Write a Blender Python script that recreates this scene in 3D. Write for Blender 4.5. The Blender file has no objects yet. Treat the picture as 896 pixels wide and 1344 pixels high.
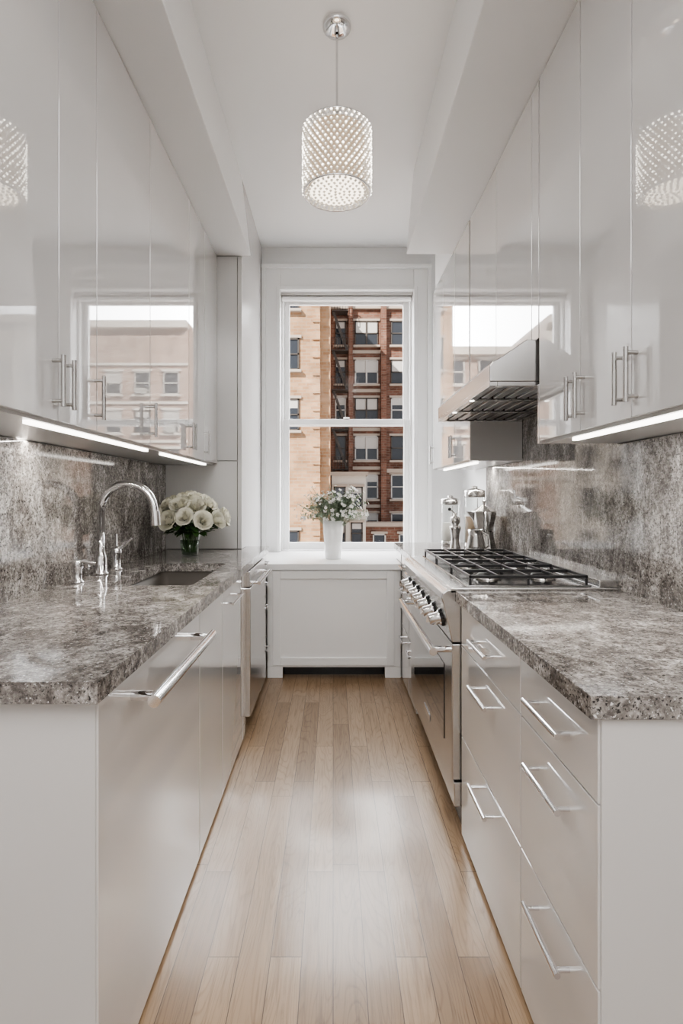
import bpy, math, random
from mathutils import Vector, Matrix
random.seed(7)
sc = bpy.context.scene
COL = sc.collection

# ------------------------------------------------------------------ materials
def newmat(name):
    m = bpy.data.materials.new(name); m.use_nodes = True
    nt = m.node_tree
    b = nt.nodes.get('Principled BSDF')
    return m, nt, b
def pm(name, col, rough=0.5, metal=0.0, coat=0.0, ior=1.5, emit=None, es=0.0, trans=0.0, aniso=0.0):
    m, nt, b = newmat(name)
    b.inputs['Base Color'].default_value = (*col, 1)
    b.inputs['Roughness'].default_value = rough
    b.inputs['Metallic'].default_value = metal
    b.inputs['IOR'].default_value = ior
    b.inputs['Coat Weight'].default_value = coat
    b.inputs['Coat Roughness'].default_value = 0.02
    b.inputs['Transmission Weight'].default_value = trans
    if aniso: b.inputs['Anisotropic'].default_value = aniso
    if emit:
        b.inputs['Emission Color'].default_value = (*emit, 1)
        b.inputs['Emission Strength'].default_value = es
    return m
def N(nt, t, **kw):
    n = nt.nodes.new(t)
    for k, v in kw.items(): setattr(n, k, v)
    return n
def ramp(nt, stops, interp='LINEAR'):
    r = N(nt, 'ShaderNodeValToRGB'); e = r.color_ramp.elements
    r.color_ramp.interpolation = interp
    while len(e) > 1: e.remove(e[0])
    e[0].position = stops[0][0]; e[0].color = (*stops[0][1], 1)
    for p, c in stops[1:]:
        x = e.new(p); x.color = (*c, 1)
    return r
def noise(nt, vec, scale, detail=4, rough=0.55, dist=0.0):
    n = N(nt, 'ShaderNodeTexNoise')
    n.inputs['Scale'].default_value = scale; n.inputs['Detail'].default_value = detail
    n.inputs['Roughness'].default_value = rough; n.inputs['Distortion'].default_value = dist
    nt.links.new(vec, n.inputs['Vector']); return n
def mixc(nt, fac, a, b, mode='MIX'):
    n = N(nt, 'ShaderNodeMix', data_type='RGBA', blend_type=mode)
    L = nt.links
    for i, v in ((0, fac), (6, a), (7, b)):
        if hasattr(v, 'links'): L.new(v, n.inputs[i])
        elif isinstance(v, (int, float)): n.inputs[i].default_value = v
        else: n.inputs[i].default_value = (*v, 1)
    return n.outputs[2]

def granite(name, zsc, lift):
    m, nt, b = newmat(name); L = nt.links
    tc = N(nt, 'ShaderNodeTexCoord'); v = tc.outputs['Object']
    mp = N(nt, 'ShaderNodeMapping'); L.new(v, mp.inputs[0]); mp.inputs['Scale'].default_value = (1.0, 1.0, zsc)
    n0 = noise(nt, mp.outputs[0], 3.2, 3, 0.6, 0.8)
    n1 = noise(nt, mp.outputs[0], 11, 7, 0.70, 0.9)
    n2 = noise(nt, v, 62, 5, 0.7, 0.3)
    n3 = noise(nt, v, 150, 3, 0.6)
    k = lift
    r1 = ramp(nt, [(0.33, (0.125 * k, 0.113 * k, 0.105 * k)), (0.45, (0.235 * k, 0.218 * k, 0.206 * k)), (0.56, (0.38 * k, 0.36 * k, 0.345 * k)), (0.67, (0.62 * k, 0.60 * k, 0.585 * k))])
    L.new(n1.outputs['Fac'], r1.inputs[0])
    r0 = ramp(nt, [(0.35, (0.78, 0.77, 0.76)), (0.65, (1.15, 1.15, 1.15))]); L.new(n0.outputs['Fac'], r0.inputs[0])
    c = mixc(nt, 1.0, r1.outputs[0], r0.outputs[0], 'MULTIPLY')
    r2 = ramp(nt, [(0.37, (0.26, 0.245, 0.235)), (0.5, (0.84, 0.83, 0.82)), (0.62, (1.3, 1.29, 1.28))])
    L.new(n2.outputs['Fac'], r2.inputs[0])
    c = mixc(nt, 0.83, c, r2.outputs[0], 'MULTIPLY')
    r3 = ramp(nt, [(0.37, (1, 1, 1)), (0.43, (0, 0, 0))])
    L.new(n3.outputs['Fac'], r3.inputs[0])
    c = mixc(nt, r3.outputs[0], c, (0.03, 0.028, 0.028))
    r4 = ramp(nt, [(0.62, (0, 0, 0)), (0.68, (1, 1, 1))])
    L.new(n3.outputs['Fac'], r4.inputs[0])
    c = mixc(nt, r4.outputs[0], c, (0.68, 0.67, 0.665))
    L.new(c, b.inputs['Base Color'])
    b.inputs['Roughness'].default_value = 0.07
    b.inputs['IOR'].default_value = 1.52
    return m
def oak():
    m, nt, b = newmat('oak_floorboards'); L = nt.links
    tc = N(nt, 'ShaderNodeTexCoord')
    sp = N(nt, 'ShaderNodeSeparateXYZ'); L.new(tc.outputs['Object'], sp.inputs[0])
    cb = N(nt, 'ShaderNodeCombineXYZ')
    L.new(sp.outputs['Y'], cb.inputs[0]); L.new(sp.outputs['X'], cb.inputs[1])
    br = N(nt, 'ShaderNodeTexBrick'); L.new(cb.outputs[0], br.inputs['Vector'])
    br.inputs['Color1'].default_value = (0, 0, 0, 1); br.inputs['Color2'].default_value = (1, 1, 1, 1)
    br.inputs['Mortar'].default_value = (0.5, 0.5, 0.5, 1)
    br.inputs['Scale'].default_value = 1.0; br.inputs['Mortar Size'].default_value = 0.0012
    br.inputs['Mortar Smooth'].default_value = 0.1; br.inputs['Bias'].default_value = 0
    br.inputs['Brick Width'].default_value = 0.9; br.inputs['Row Height'].default_value = 0.086
    br.offset = 0.37; br.offset_frequency = 2; br.squash = 1.25; br.squash_frequency = 3
    tone = ramp(nt, [(0, (0.245, 0.160, 0.093)), (0.3, (0.325, 0.223, 0.138)), (0.7, (0.385, 0.272, 0.175)), (1, (0.28, 0.187, 0.112))])
    L.new(br.outputs['Color'], tone.inputs[0])
    mp = N(nt, 'ShaderNodeMapping'); L.new(cb.outputs[0], mp.inputs[0])
    mp.inputs['Scale'].default_value = (4.0, 75, 1)
    add = N(nt, 'ShaderNodeVectorMath', operation='ADD')
    sc3 = N(nt, 'ShaderNodeVectorMath', operation='SCALE'); L.new(br.outputs['Color'], sc3.inputs[0]); sc3.inputs['Scale'].default_value = 13.0
    L.new(mp.outputs[0], add.inputs[0]); L.new(sc3.outputs[0], add.inputs[1])
    g = noise(nt, add.outputs[0], 1.0, 6, 0.7, 1.0)
    gr = ramp(nt, [(0.35, (0.64, 0.59, 0.53)), (0.5, (1, 1, 1)), (0.7, (1.10, 1.08, 1.05))])
    L.new(g.outputs['Fac'], gr.inputs[0])
    c = mixc(nt, 0.8, tone.outputs[0], gr.outputs[0], 'MULTIPLY')
    # cathedral figure: contour lines of a stretched noise
    mp2 = N(nt, 'ShaderNodeMapping'); L.new(cb.outputs[0], mp2.inputs[0]); mp2.inputs['Scale'].default_value = (1.6, 11, 1)
    ad2 = N(nt, 'ShaderNodeVectorMath', operation='ADD'); L.new(mp2.outputs[0], ad2.inputs[0]); L.new(sc3.outputs[0], ad2.inputs[1])
    cn = noise(nt, ad2.outputs[0], 1.0, 1, 0.4, 0.2)
    mu = N(nt, 'ShaderNodeMath', operation='MULTIPLY'); mu.inputs[1].default_value = 22; L.new(cn.outputs['Fac'], mu.inputs[0])
    fr = N(nt, 'ShaderNodeMath', operation='FRACT'); L.new(mu.outputs[0], fr.inputs[0])
    wr = ramp(nt, [(0.0, (0.70, 0.64, 0.58)), (0.22, (1, 1, 1)), (0.85, (1, 1, 1)), (1.0, (0.72, 0.66, 0.60))]); L.new(fr.outputs[0], wr.inputs[0])
    c = mixc(nt, 0.7, c, wr.outputs[0], 'MULTIPLY')
    c = mixc(nt, br.outputs['Fac'], c, (0.08, 0.048, 0.026))
    L.new(c, b.inputs['Base Color'])
    b.inputs['Roughness'].default_value = 0.32
    bp = N(nt, 'ShaderNodeBump'); bp.inputs['Strength'].default_value = 0.14; bp.inputs['Distance'].default_value = 0.003
    hm = mixc(nt, 0.2, g.outputs['Fac'], br.outputs['Color'])
    L.new(hm, bp.inputs['Height']); L.new(bp.outputs[0], b.inputs['Normal'])
    b.inputs['Coat Weight'].default_value = 0.36; b.inputs['Coat Roughness'].default_value = 0.11
    L.new(bp.outputs[0], b.inputs['Coat Normal'])
    return m
def paint(name, col, rough=0.5):
    m, nt, b = newmat(name); L = nt.links
    tc = N(nt, 'ShaderNodeTexCoord')
    n = noise(nt, tc.outputs['Object'], 180, 2)
    bp = N(nt, 'ShaderNodeBump'); bp.inputs['Strength'].default_value = 0.03; bp.inputs['Distance'].default_value = 0.002
    L.new(n.outputs['Fac'], bp.inputs['Height']); L.new(bp.outputs[0], b.inputs['Normal'])
    b.inputs['Base Color'].default_value = (*col, 1); b.inputs['Roughness'].default_value = rough
    return m
def brick(name, c1, c2, mortar, scale=1.0):
    m, nt, b = newmat(name); L = nt.links
    tc = N(nt, 'ShaderNodeTexCoord')
    sp = N(nt, 'ShaderNodeSeparateXYZ'); L.new(tc.outputs['Object'], sp.inputs[0])
    ad = N(nt, 'ShaderNodeMath', operation='ADD'); L.new(sp.outputs['X'], ad.inputs[0]); L.new(sp.outputs['Y'], ad.inputs[1])
    cb = N(nt, 'ShaderNodeCombineXYZ'); L.new(ad.outputs[0], cb.inputs[0]); L.new(sp.outputs['Z'], cb.inputs[1])
    br = N(nt, 'ShaderNodeTexBrick'); L.new(cb.outputs[0], br.inputs['Vector'])
    br.inputs['Color1'].default_value = (*c1, 1); br.inputs['Color2'].default_value = (*c2, 1); br.inputs['Mortar'].default_value = (*mortar, 1)
    br.inputs['Scale'].default_value = scale; br.inputs['Brick Width'].default_value = 0.5; br.inputs['Row Height'].default_value = 0.19
    br.inputs['Mortar Size'].default_value = 0.022
    n = noise(nt, tc.outputs['Object'], 0.9, 5, 0.6)
    r = ramp(nt, [(0.3, (0.62, 0.62, 0.62)), (0.7, (1.15, 1.15, 1.15))]); L.new(n.outputs['Fac'], r.inputs[0])
    c = mixc(nt, 0.85, br.outputs['Color'], r.outputs[0], 'MULTIPLY')
    L.new(c, b.inputs['Base Color']); b.inputs['Roughness'].default_value = 0.85
    b.inputs['Specular IOR Level'].default_value = 0.1
    return m
def steel(name, col=(0.60, 0.595, 0.59), rough=0.22, axis=(1, 1, 60)):
    m, nt, b = newmat(name); L = nt.links
    tc = N(nt, 'ShaderNodeTexCoord'); mp = N(nt, 'ShaderNodeMapping'); L.new(tc.outputs['Object'], mp.inputs[0])
    mp.inputs['Scale'].default_value = axis
    n = noise(nt, mp.outputs[0], 3, 2)
    r = ramp(nt, [(0.3, (rough - 0.02,) * 3), (0.7, (rough + 0.03,) * 3)]); L.new(n.outputs['Fac'], r.inputs[0])
    L.new(r.outputs[0], b.inputs['Roughness'])
    b.inputs['Base Color'].default_value = (*col, 1); b.inputs['Metallic'].default_value = 1
    return m
def paneglass(name, base=0.03, edge=0.5, power=3.0, tint=(1, 1, 1)):
    m = bpy.data.materials.new(name); m.use_nodes = True; nt = m.node_tree; nt.nodes.clear()
    o = N(nt, 'ShaderNodeOutputMaterial'); mx = N(nt, 'ShaderNodeMixShader'); t = N(nt, 'ShaderNodeBsdfTransparent')
    t.inputs[0].default_value = (*tint, 1)
    g = N(nt, 'ShaderNodeBsdfGlossy'); g.inputs['Roughness'].default_value = 0.01
    lw = N(nt, 'ShaderNodeLayerWeight'); lw.inputs['Blend'].default_value = 0.5
    pw = N(nt, 'ShaderNodeMath', operation='POWER'); pw.inputs[1].default_value = power
    ma = N(nt, 'ShaderNodeMath', operation='MULTIPLY_ADD'); ma.inputs[1].default_value = edge; ma.inputs[2].default_value = base
    L = nt.links; L.new(lw.outputs['Facing'], pw.inputs[0]); L.new(pw.outputs[0], ma.inputs[0])
    L.new(ma.outputs[0], mx.inputs[0]); L.new(t.outputs[0], mx.inputs[1]); L.new(g.outputs[0], mx.inputs[2]); L.new(mx.outputs[0], o.inputs[0])
    return m

M_GRAN = granite('granite', 1.0, 1.0); M_GRANB = granite('granite_wall_slab', 0.55, 1.08); M_OAK = oak()
M_WALL = paint('wall_paint', (0.83, 0.83, 0.83)); M_CEIL = paint('ceiling_paint', (0.88, 0.88, 0.88), 0.35)
M_TRIM = paint('trim_paint', (0.91, 0.91, 0.91), 0.25)
M_CAB = pm('white_lacquer', (0.655, 0.645, 0.638), 0.02, coat=1.0, ior=1.75)
M_CABS = pm('cabinet_side', (0.58, 0.570, 0.562), 0.2)
M_GAP = pm('cabinet_shadow_gap', (0.10, 0.095, 0.09), 0.6)
M_CHR = pm('chrome', (0.78, 0.78, 0.79), 0.07, 1.0)
M_NICK = pm('brushed_nickel', (0.50, 0.49, 0.48), 0.2, 1.0)
M_STEEL = steel('stainless_steel'); M_STEELH = steel('stainless_hood', (0.52, 0.51, 0.505), 0.17, (1, 40, 1))
M_FILT = pm('filter_steel', (0.26, 0.255, 0.25), 0.3, 1.0)
M_SINK = pm('sink_composite', (0.10, 0.09, 0.08), 0.3)
M_IRON = pm('cast_iron', (0.018, 0.018, 0.02), 0.4)
M_BLACK = pm('black_enamel', (0.012, 0.012, 0.013), 0.12)
M_OVGL = pm('oven_glass', (0.02, 0.02, 0.022), 0.03, coat=1)
M_LED = pm('led_diffuser', (1, 1, 1), 0.5, emit=(1, 0.95, 0.88), es=3)
M_PANE = paneglass('window_glass', .003, .12, 4)
M_GLASS = paneglass('clear_glass', .06, .6, 2.5, (.95, .965, .96))
M_CERAM = pm('white_ceramic', (0.80, 0.80, 0.80), 0.15, coat=0.5)

# ------------------------------------------------------------------ mesh builder
class MB:
    def __init__(s): s.v = []; s.f = []; s.m = []; s.sm = []; s.mats = []
    def mi(s, mat):
        if mat not in s.mats: s.mats.append(mat)
        return s.mats.index(mat)
    def add(s, vs, fs, mat, smooth=False):
        o = len(s.v); i = s.mi(mat)
        s.v += [tuple(p) for p in vs]
        for f in fs: s.f.append([o + k for k in f]); s.m.append(i); s.sm.append(smooth)
        return s
    def box(s, x0, x1, y0, y1, z0, z1, mat):
        x0, x1 = min(x0, x1), max(x0, x1); y0, y1 = min(y0, y1), max(y0, y1); z0, z1 = min(z0, z1), max(z0, z1)
        vs = [(x0, y0, z0), (x1, y0, z0), (x1, y1, z0), (x0, y1, z0), (x0, y0, z1), (x1, y0, z1), (x1, y1, z1), (x0, y1, z1)]
        return s.add(vs, [(3, 2, 1, 0), (4, 5, 6, 7), (0, 1, 5, 4), (1, 2, 6, 5), (2, 3, 7, 6), (3, 0, 4, 7)], mat)
    def prism(s, pts, axis, a0, a1, mat):
        def P(p, a):
            return {'y': (p[0], a, p[1]), 'x': (a, p[0], p[1]), 'z': (p[0], p[1], a)}[axis]
        n = len(pts); vs = [P(p, a0) for p in pts] + [P(p, a1) for p in pts]
        fs = [tuple(range(n)), tuple(range(2 * n - 1, n - 1, -1))] + [(i, n + i, n + (i + 1) % n, (i + 1) % n) for i in range(n)]
        return s.add(vs, fs, mat)
    def tube(s, pts, r, mat, seg=12, caps=True):
        pts = [Vector(p) for p in pts]; n = len(pts)
        rs = r if isinstance(r, (list, tuple)) else [r] * n
        vs = []; up = None
        for i, p in enumerate(pts):
            t = (pts[min(i + 1, n - 1)] - pts[max(i - 1, 0)]).normalized()
            if up is None:
                up = Vector((0, 0, 1)) if abs(t.z) < 0.9 else Vector((1, 0, 0))
            a = t.cross(up).normalized(); b = a.cross(t).normalized(); up = b
            for k in range(seg):
                an = 2 * math.pi * k / seg
                vs.append(p + (a * math.cos(an) + b * math.sin(an)) * rs[i])
        fs = []
        for i in range(n - 1):
            for k in range(seg):
                k2 = (k + 1) % seg
                fs.append((i * seg + k, i * seg + k2, (i + 1) * seg + k2, (i + 1) * seg + k))
        s.add(vs, fs, mat, True)
        if caps:
            s.add(vs[:seg], [tuple(range(seg))[::-1]], mat); s.add(vs[-seg:], [tuple(range(seg))], mat)
        return s
    def lathe(s, c, prof, mat, seg=32, smooth=True):
        vs = []
        for r, z in prof:
            for k in range(seg):
                a = 2 * math.pi * k / seg; vs.append((c[0] + r * math.cos(a), c[1] + r * math.sin(a), c[2] + z))
        fs = []
        for i in range(len(prof) - 1):
            for k in range(seg):
                k2 = (k + 1) % seg; fs.append((i * seg + k, i * seg + k2, (i + 1) * seg + k2, (i + 1) * seg + k))
        return s.add(vs, fs, mat, smooth)
    def ball(s, c, r, mat, seg=8, rings=5, sq=(1, 1, 1)):
        prof = [(max(1e-4, r * math.sin(math.pi * i / rings)), -r * math.cos(math.pi * i / rings)) for i in range(rings + 1)]
        vs = []
        for rr, z in prof:
            for k in range(seg):
                a = 2 * math.pi * k / seg; vs.append((c[0] + rr * math.cos(a) * sq[0], c[1] + rr * math.sin(a) * sq[1], c[2] + z * sq[2]))
        fs = [(i * seg + k, i * seg + (k + 1) % seg, (i + 1) * seg + (k + 1) % seg, (i + 1) * seg + k) for i in range(rings) for k in range(seg)]
        return s.add(vs, fs, mat, True)
    def build(s, name, parent=None, bevel=0.0, seg=2):
        me = bpy.data.meshes.new(name); me.from_pydata(s.v, [], s.f)
        for m in s.mats: me.materials.append(m)
        for p, i, q in zip(me.polygons, s.m, s.sm): p.material_index = i; p.use_smooth = q
        me.validate(); me.update()
        o = bpy.data.objects.new(name, me); COL.objects.link(o)
        if bevel:
            b = o.modifiers.new('bevel', 'BEVEL'); b.width = bevel; b.segments = seg; b.limit_method = 'ANGLE'; b.angle_limit = math.radians(50)
            b.harden_normals = False
        if parent is not None: parent.append(o)
        return o
class Group(list):
    def __init__(s, name): s.name = name
    def done(s):
        lo = Vector((1e9,) * 3); hi = Vector((-1e9,) * 3)
        for o in s:
            if o.type == 'MESH':
                for v in o.data.vertices:
                    for k in range(3): lo[k] = min(lo[k], v.co[k]); hi[k] = max(hi[k], v.co[k])
        e = bpy.data.objects.new(s.name, None); e.empty_display_size = 0.05; COL.objects.link(e)
        e.location = ((lo.x + hi.x) / 2, (lo.y + hi.y) / 2, lo.z)
        inv = Matrix.Translation(-Vector(e.location))
        for o in s: o.parent = e; o.matrix_parent_inverse = inv
        return e
def one(name, fn, bevel=0.0):
    b = MB(); fn(b); return b.build(name, None, bevel)

XL, XR = -1.116, 1.086        # furniture side of the walls
WL, WR = XL - .004, XR + .004  # wall surfaces
YB, YW = -2.6, 4.5            # back wall, window wall
ZC = 3.36
CT0, CT1 = 0.873, 0.915
# ------------------------------------------------------------------ shell
one('floor', lambda b: b.box(XL - .15, XR + .15, YB - .15, YW + .2, -0.1, 0, M_OAK))
one('wall_left', lambda b: b.box(WL - .15, WL, YB - .15, YW + .2, 0, ZC, M_WALL))
one('wall_right', lambda b: b.box(WR, WR + .15, YB - .15, YW + .2, 0, ZC, M_WALL))
one('wall_back', lambda b: b.box(WL, WR, YB - .15, YB, 0, ZC, M_WALL))
one('ceiling', lambda b: b.box(XL - .15, XR + .15, YB - .15, YW + .2, ZC, ZC + .12, M_CEIL))
WX0, WX1, WZ0, WZ1 = -0.444, 0.675, 0.795, 2.99
def wf(b):
    b.box(WL, WX0, YW, YW + .2, 0, ZC, M_WALL); b.box(WX1, WR, YW, YW + .2, 0, ZC, M_WALL)
    b.box(WX0, WX1, YW, YW + .2, 0, WZ0, M_WALL); b.box(WX0, WX1, YW, YW + .2, WZ1, ZC, M_WALL)
one('wall_window', wf)
ZS = 2.84
one('trim_soffit_left', lambda b: b.prism([(WL, ZS), (-.541, ZS), (-.60, ZC), (WL, ZC)], 'y', YB, 3.5, M_CEIL), 0.004)
def sr(b):
    b.prism([(WR, ZS - .007), (.475, ZS - .007), (.52, ZC), (WR, ZC)], 'y', YB, 3.46, M_CEIL)
    b.box(.785, WR, 3.46, 4.1, ZS - .007, ZC, M_CEIL)
one('trim_soffit_right', sr, 0.004)

# window
g = Group('window_1')
b = MB()
cy0 = YW - .03
b.box(-.597, WX0, cy0, YW, WZ0, 3.20, M_TRIM); b.box(WX1, .823, cy0, YW, WZ0, 3.20, M_TRIM); b.box(WX0, WX1, cy0, YW, WZ1, 3.20, M_TRIM)
b.box(-.599, -.565, cy0 - .025, cy0, WZ0, 3.17, M_TRIM); b.box(.79, .823, cy0 - .025, cy0, WZ0, 3.17, M_TRIM); b.box(-.599, .823, cy0 - .03, cy0, 3.165, 3.20, M_TRIM)
b.box(WX0 - .03, WX0, cy0 - .012, cy0, WZ0, WZ1 + .03, M_TRIM); b.box(WX1, WX1 + .03, cy0 - .012, cy0, WZ0, WZ1 + .03, M_TRIM); b.box(WX0, WX1, cy0 - .012, cy0, WZ1, WZ1 + .03, M_TRIM)
b.build('casing', g, .004)
b = MB()
def sash(b, x0, x1, z0, z1, y0, y1, w, wb, wt):
    b.box(x0, x0 + w, y0, y1, z0, z1, M_TRIM); b.box(x1 - w, x1, y0, y1, z0, z1, M_TRIM)
    b.box(x0 + w, x1 - w, y0, y1, z0, z0 + wb, M_TRIM); b.box(x0 + w, x1 - w, y0, y1, z1 - wt, z1, M_TRIM)
sash(b, -.425, .655, 1.87, 2.985, 4.635, 4.67, .047, .05, .06)
sash(b, -.425, .655, .80, 1.925, 4.59, 4.625, .047, .065, .05)
b.box(WX0, -.425, 4.575, 4.69, WZ0, WZ1, M_TRIM); b.box(.655, WX1, 4.575, 4.69, WZ0, WZ1, M_TRIM)
b.build('sashes', g, .004)
b = MB(); b.box(-.378, .608, 4.65, 4.654, 1.92, 2.925, M_PANE); b.box(-.378, .608, 4.606, 4.610, .865, 1.875, M_PANE); b.build('panes', g)
b = MB(); b.tube([(-.43, 4.55, 2.945), (.66, 4.55, 2.945)], .022, M_TRIM, 16); b.box(WX0, WX1, 4.52, 4.585, 2.965, 2.989, M_NICK)
b.build('roller_shade', g)
b = MB(); b.box(.09, .14, 4.58, 4.62, 1.925, 1.94, M_NICK); b.build('sash_lock', g, .002)
g.done()

# ------------------------------------------------------------------ radiator cover + sill
g = Group('radiator_cover')
b = MB()
b.box(-.458, .471, 3.705, 3.73, .075, .752, M_TRIM)
b.box(-.458, -.35, 3.705, 3.73, 0, .075, M_TRIM); b.box(.36, .471, 3.705, 3.73, 0, .075, M_TRIM)
b.box(-.418, -.365, 3.690, 3.705, .09, .745, M_TRIM); b.box(.37, .423, 3.690, 3.705, .09, .745, M_TRIM)
b.box(-.365, .37, 3.690, 3.705, .69, .745, M_TRIM); b.box(-.365, .37, 3.690, 3.705, .09, .145, M_TRIM)
b.box(.475, XR, 4.005, YW, 0, .752, M_TRIM)
b.build('front_panel', g, .003)
b = MB(); b.box(-.35, .36, 3.78, 3.80, 0, .075, M_BLACK); b.build('grille_slot', g)
b = MB()
b.box(-.458, .471, 3.68, 3.73, .755, .795, M_TRIM); b.box(-.598, .471, 3.73, 4.0, .755, .795, M_TRIM); b.box(-.598, XR, 4.0, YW, .755, .795, M_TRIM)
b.box(WX0 + .002, WX1 - .002, YW, 4.58, .78, .7948, M_TRIM)
b.build('window_sill', g)
g.done()

# ------------------------------------------------------------------ handles
def handle(b, p0, p1, face, r=.006, mat=None, inset=.015, axis='x'):
    mat = mat or M_CHR
    b.tube([p0, p1], r, mat, 14)
    p0 = Vector(p0); p1 = Vector(p1); d = (p1 - p0).normalized()
    for q in (p0 + d * inset, p1 - d * inset):
        b.tube([q, (face, q.y, q.z)], r * .8, mat, 10)

# ------------------------------------------------------------------ left base run
FL = -.462
def door(b, x_face, sgn, y0, y1, z0, z1, mat=None):
    b.box(x_face - sgn * .02, x_face, y0 + .0022, y1 - .0022, z0, z1, mat or M_CAB)
g = Group('base_cabinet')
b = MB()
b.box(XL, FL - .024, 1.07, 2.06, .06, .87, M_GAP)
b.box(XL, FL - .024, 2.06, 2.735, .06, .60, M_GAP)
b.box(XL, FL - .05, 1.07, 2.735, 0, .06, M_CABS)
b.build('carcass', g)
b = MB(); b.box(XL, FL - .004, 1.046, 1.067, 0, .871, M_CABS); b.build('end_panel', g, .0015)
b = MB()
door(b, FL, 1, 1.048, 1.848, .015, .868); door(b, FL, 1, 1.848, 2.23, .015, .868); door(b, FL, 1, 2.23, 2.735, .015, .868)
b.build('doors', g, .0015)
b = MB()
handle(b, (-.40, 1.19, .81), (-.40, 1.77, .81), FL, .0145, M_CHR, .035)
handle(b, (-.432, 2.30, .80), (-.432, 2.55, .80), FL, .0055)
b.build('handles', g)
g.done()
g = Group('dishwasher')
DW0 = 2.812
b = MB(); b.box(XL + .05, FL - .01, DW0, 3.40, .08, .871, M_GAP); b.box(XL + .05, FL - .05, DW0, 3.40, 0, .08, M_BLACK); b.build('tub', g)
b = MB(); b.box(FL - .008, -.435, DW0, 3.40, .10, .78, M_STEEL); b.box(FL - .008, -.437, DW0, 3.40, .785, .868, M_STEEL); b.build('door', g, .004)
b = MB(); handle(b, (-.395, DW0 + .04, .80), (-.395, 3.35, .80), -.437, .010, M_CHR, .03); b.build('handle', g)
g.done()
one('filler_panel', lambda b: b.box(FL - .02, FL, 2.74, DW0 - .003, .015, .868, M_CAB), .0015)
g = Group('base_cabinet')
b = MB(); b.box(XL, FL - .024, 3.405, 3.69, 0, .871, M_CABS)
for z0, z1 in ((.02, .30), (.304, .58), (.584, .72), (.724, .868)): door(b, FL, 1, 3.405, 3.69, z0, z1)
b.build('drawers', g, .0015)
b = MB()
for z in (.25, .53, .68, .82): handle(b, (-.436, 3.48, z), (-.436, 3.62, z), FL, .005)
b.build('handles', g); g.done()

SX0, SX1, SY0, SY1 = -.89, -.555, 2.10, 2.78
g = Group('granite_countertop')
b = MB(); cx0, cx1, cy0_, cy1_ = XL + .0215, -.447, 1.013, 3.70
O = [(cx0, cy0_), (cx1, cy0_), (cx1, cy1_), (cx0, cy1_)]
def rr(x0, x1, y0, y1, r, n=5):
    pts = []
    for cx, cy, a0 in ((x0 + r, y0 + r, 180), (x1 - r, y0 + r, 270), (x1 - r, y1 - r, 0), (x0 + r, y1 - r, 90)):
        for i in range(n + 1):
            a = math.radians(a0 + 90 * i / n); pts.append((cx + r * math.cos(a), cy + r * math.sin(a)))
    return pts
I = rr(SX0, SX1, SY0, SY1, .03)
def ringslab(b, O, I, z0, z1, mat):
    n = len(I); q = n // 4
    for z in (z1, z0):
        vs = [(x, y, z) for x, y in O] + [(x, y, z) for x, y in I]
        fs = []
        for c in range(4):
            seg = [4 + c * q + i for i in range(q)]
            nxt = 4 + ((c + 1) * q) % n
            for a_, b_ in zip(seg, seg[1:]): fs.append((c, b_, a_))
            fs.append((c, (c + 1) % 4, nxt, seg[-1]))
        b.add(vs, fs, mat)
    vs = [(x, y, z) for z in (z0, z1) for x, y in O]; b.add(vs, [(i, (i + 1) % 4, 4 + (i + 1) % 4, 4 + i) for i in range(4)], mat)
    vs = [(x, y, z) for z in (z0, z1) for x, y in I]; b.add(vs, [((i + 1) % n, i, n + i, n + (i + 1) % n) for i in range(n)], mat, True)
ringslab(b, O, I, CT0, CT1, M_GRAN)
b.build('slab', g)
g.done()
# sink
b = MB(); n = len(I)
I2 = rr(SX0 - .004, SX1 + .004, SY0 - .004, SY1 + .004, .035); I3 = rr(SX0 + .006, SX1 - .006, SY0 + .006, SY1 - .006, .045)
I0 = rr(SX0 - .02, SX1 + .02, SY0 - .015, SY1 + .015, .05)
rings = [[(x, y, CT0 - .003) for x, y in I0], [(x, y, CT0 - .003) for x, y in I2], [(x, y, CT0 - .20) for x, y in I3],
         [(x * .9 + (SX0 + SX1) / 2 * .1, y * .95 + (SY0 + SY1) / 2 * .05, CT0 - .215) for x, y in I3]]
vs = [p for r in rings for p in r]
fs = [(k * n + i, k * n + (i + 1) % n, (k + 1) * n + (i + 1) % n, (k + 1) * n + i) for k in range(3) for i in range(n)] + [tuple(3 * n + i for i in range(n))]
b.add(vs, fs, M_SINK, True)
b.lathe(((SX0 + SX1) / 2, (SY0 + SY1) / 2, CT0 - .214), [(.0, .001), (.035, .001), (.042, .004), (.045, 0)], M_CHR, 24)
b.build('kitchen_sink')

# backsplash
one('granite_backsplash', lambda b: b.box(XL, XL + .02, 1.013, 3.498, CT0, 1.464, M_GRANB))
def bsr(b):
    b.box(XR - .02, XR, .942, 2.0, CT1, 1.460, M_GRANB); b.box(XR - .02, XR, 2.0, 3.0, CT1, 1.685, M_GRANB); b.box(XR - .02, XR, 3.0, 3.72, CT1, 1.460, M_GRANB)
one('granite_backsplash', bsr)
b = MB(); b.box(XL + .02, XL + .026, 3.36, 3.44, 1.09, 1.21, M_TRIM)
for z in (1.125, 1.175): b.box(XL + .026, XL + .028, 3.38, 3.42, z - .016, z + .016, M_TRIM)
b.build('power_outlet', None, .001)

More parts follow.
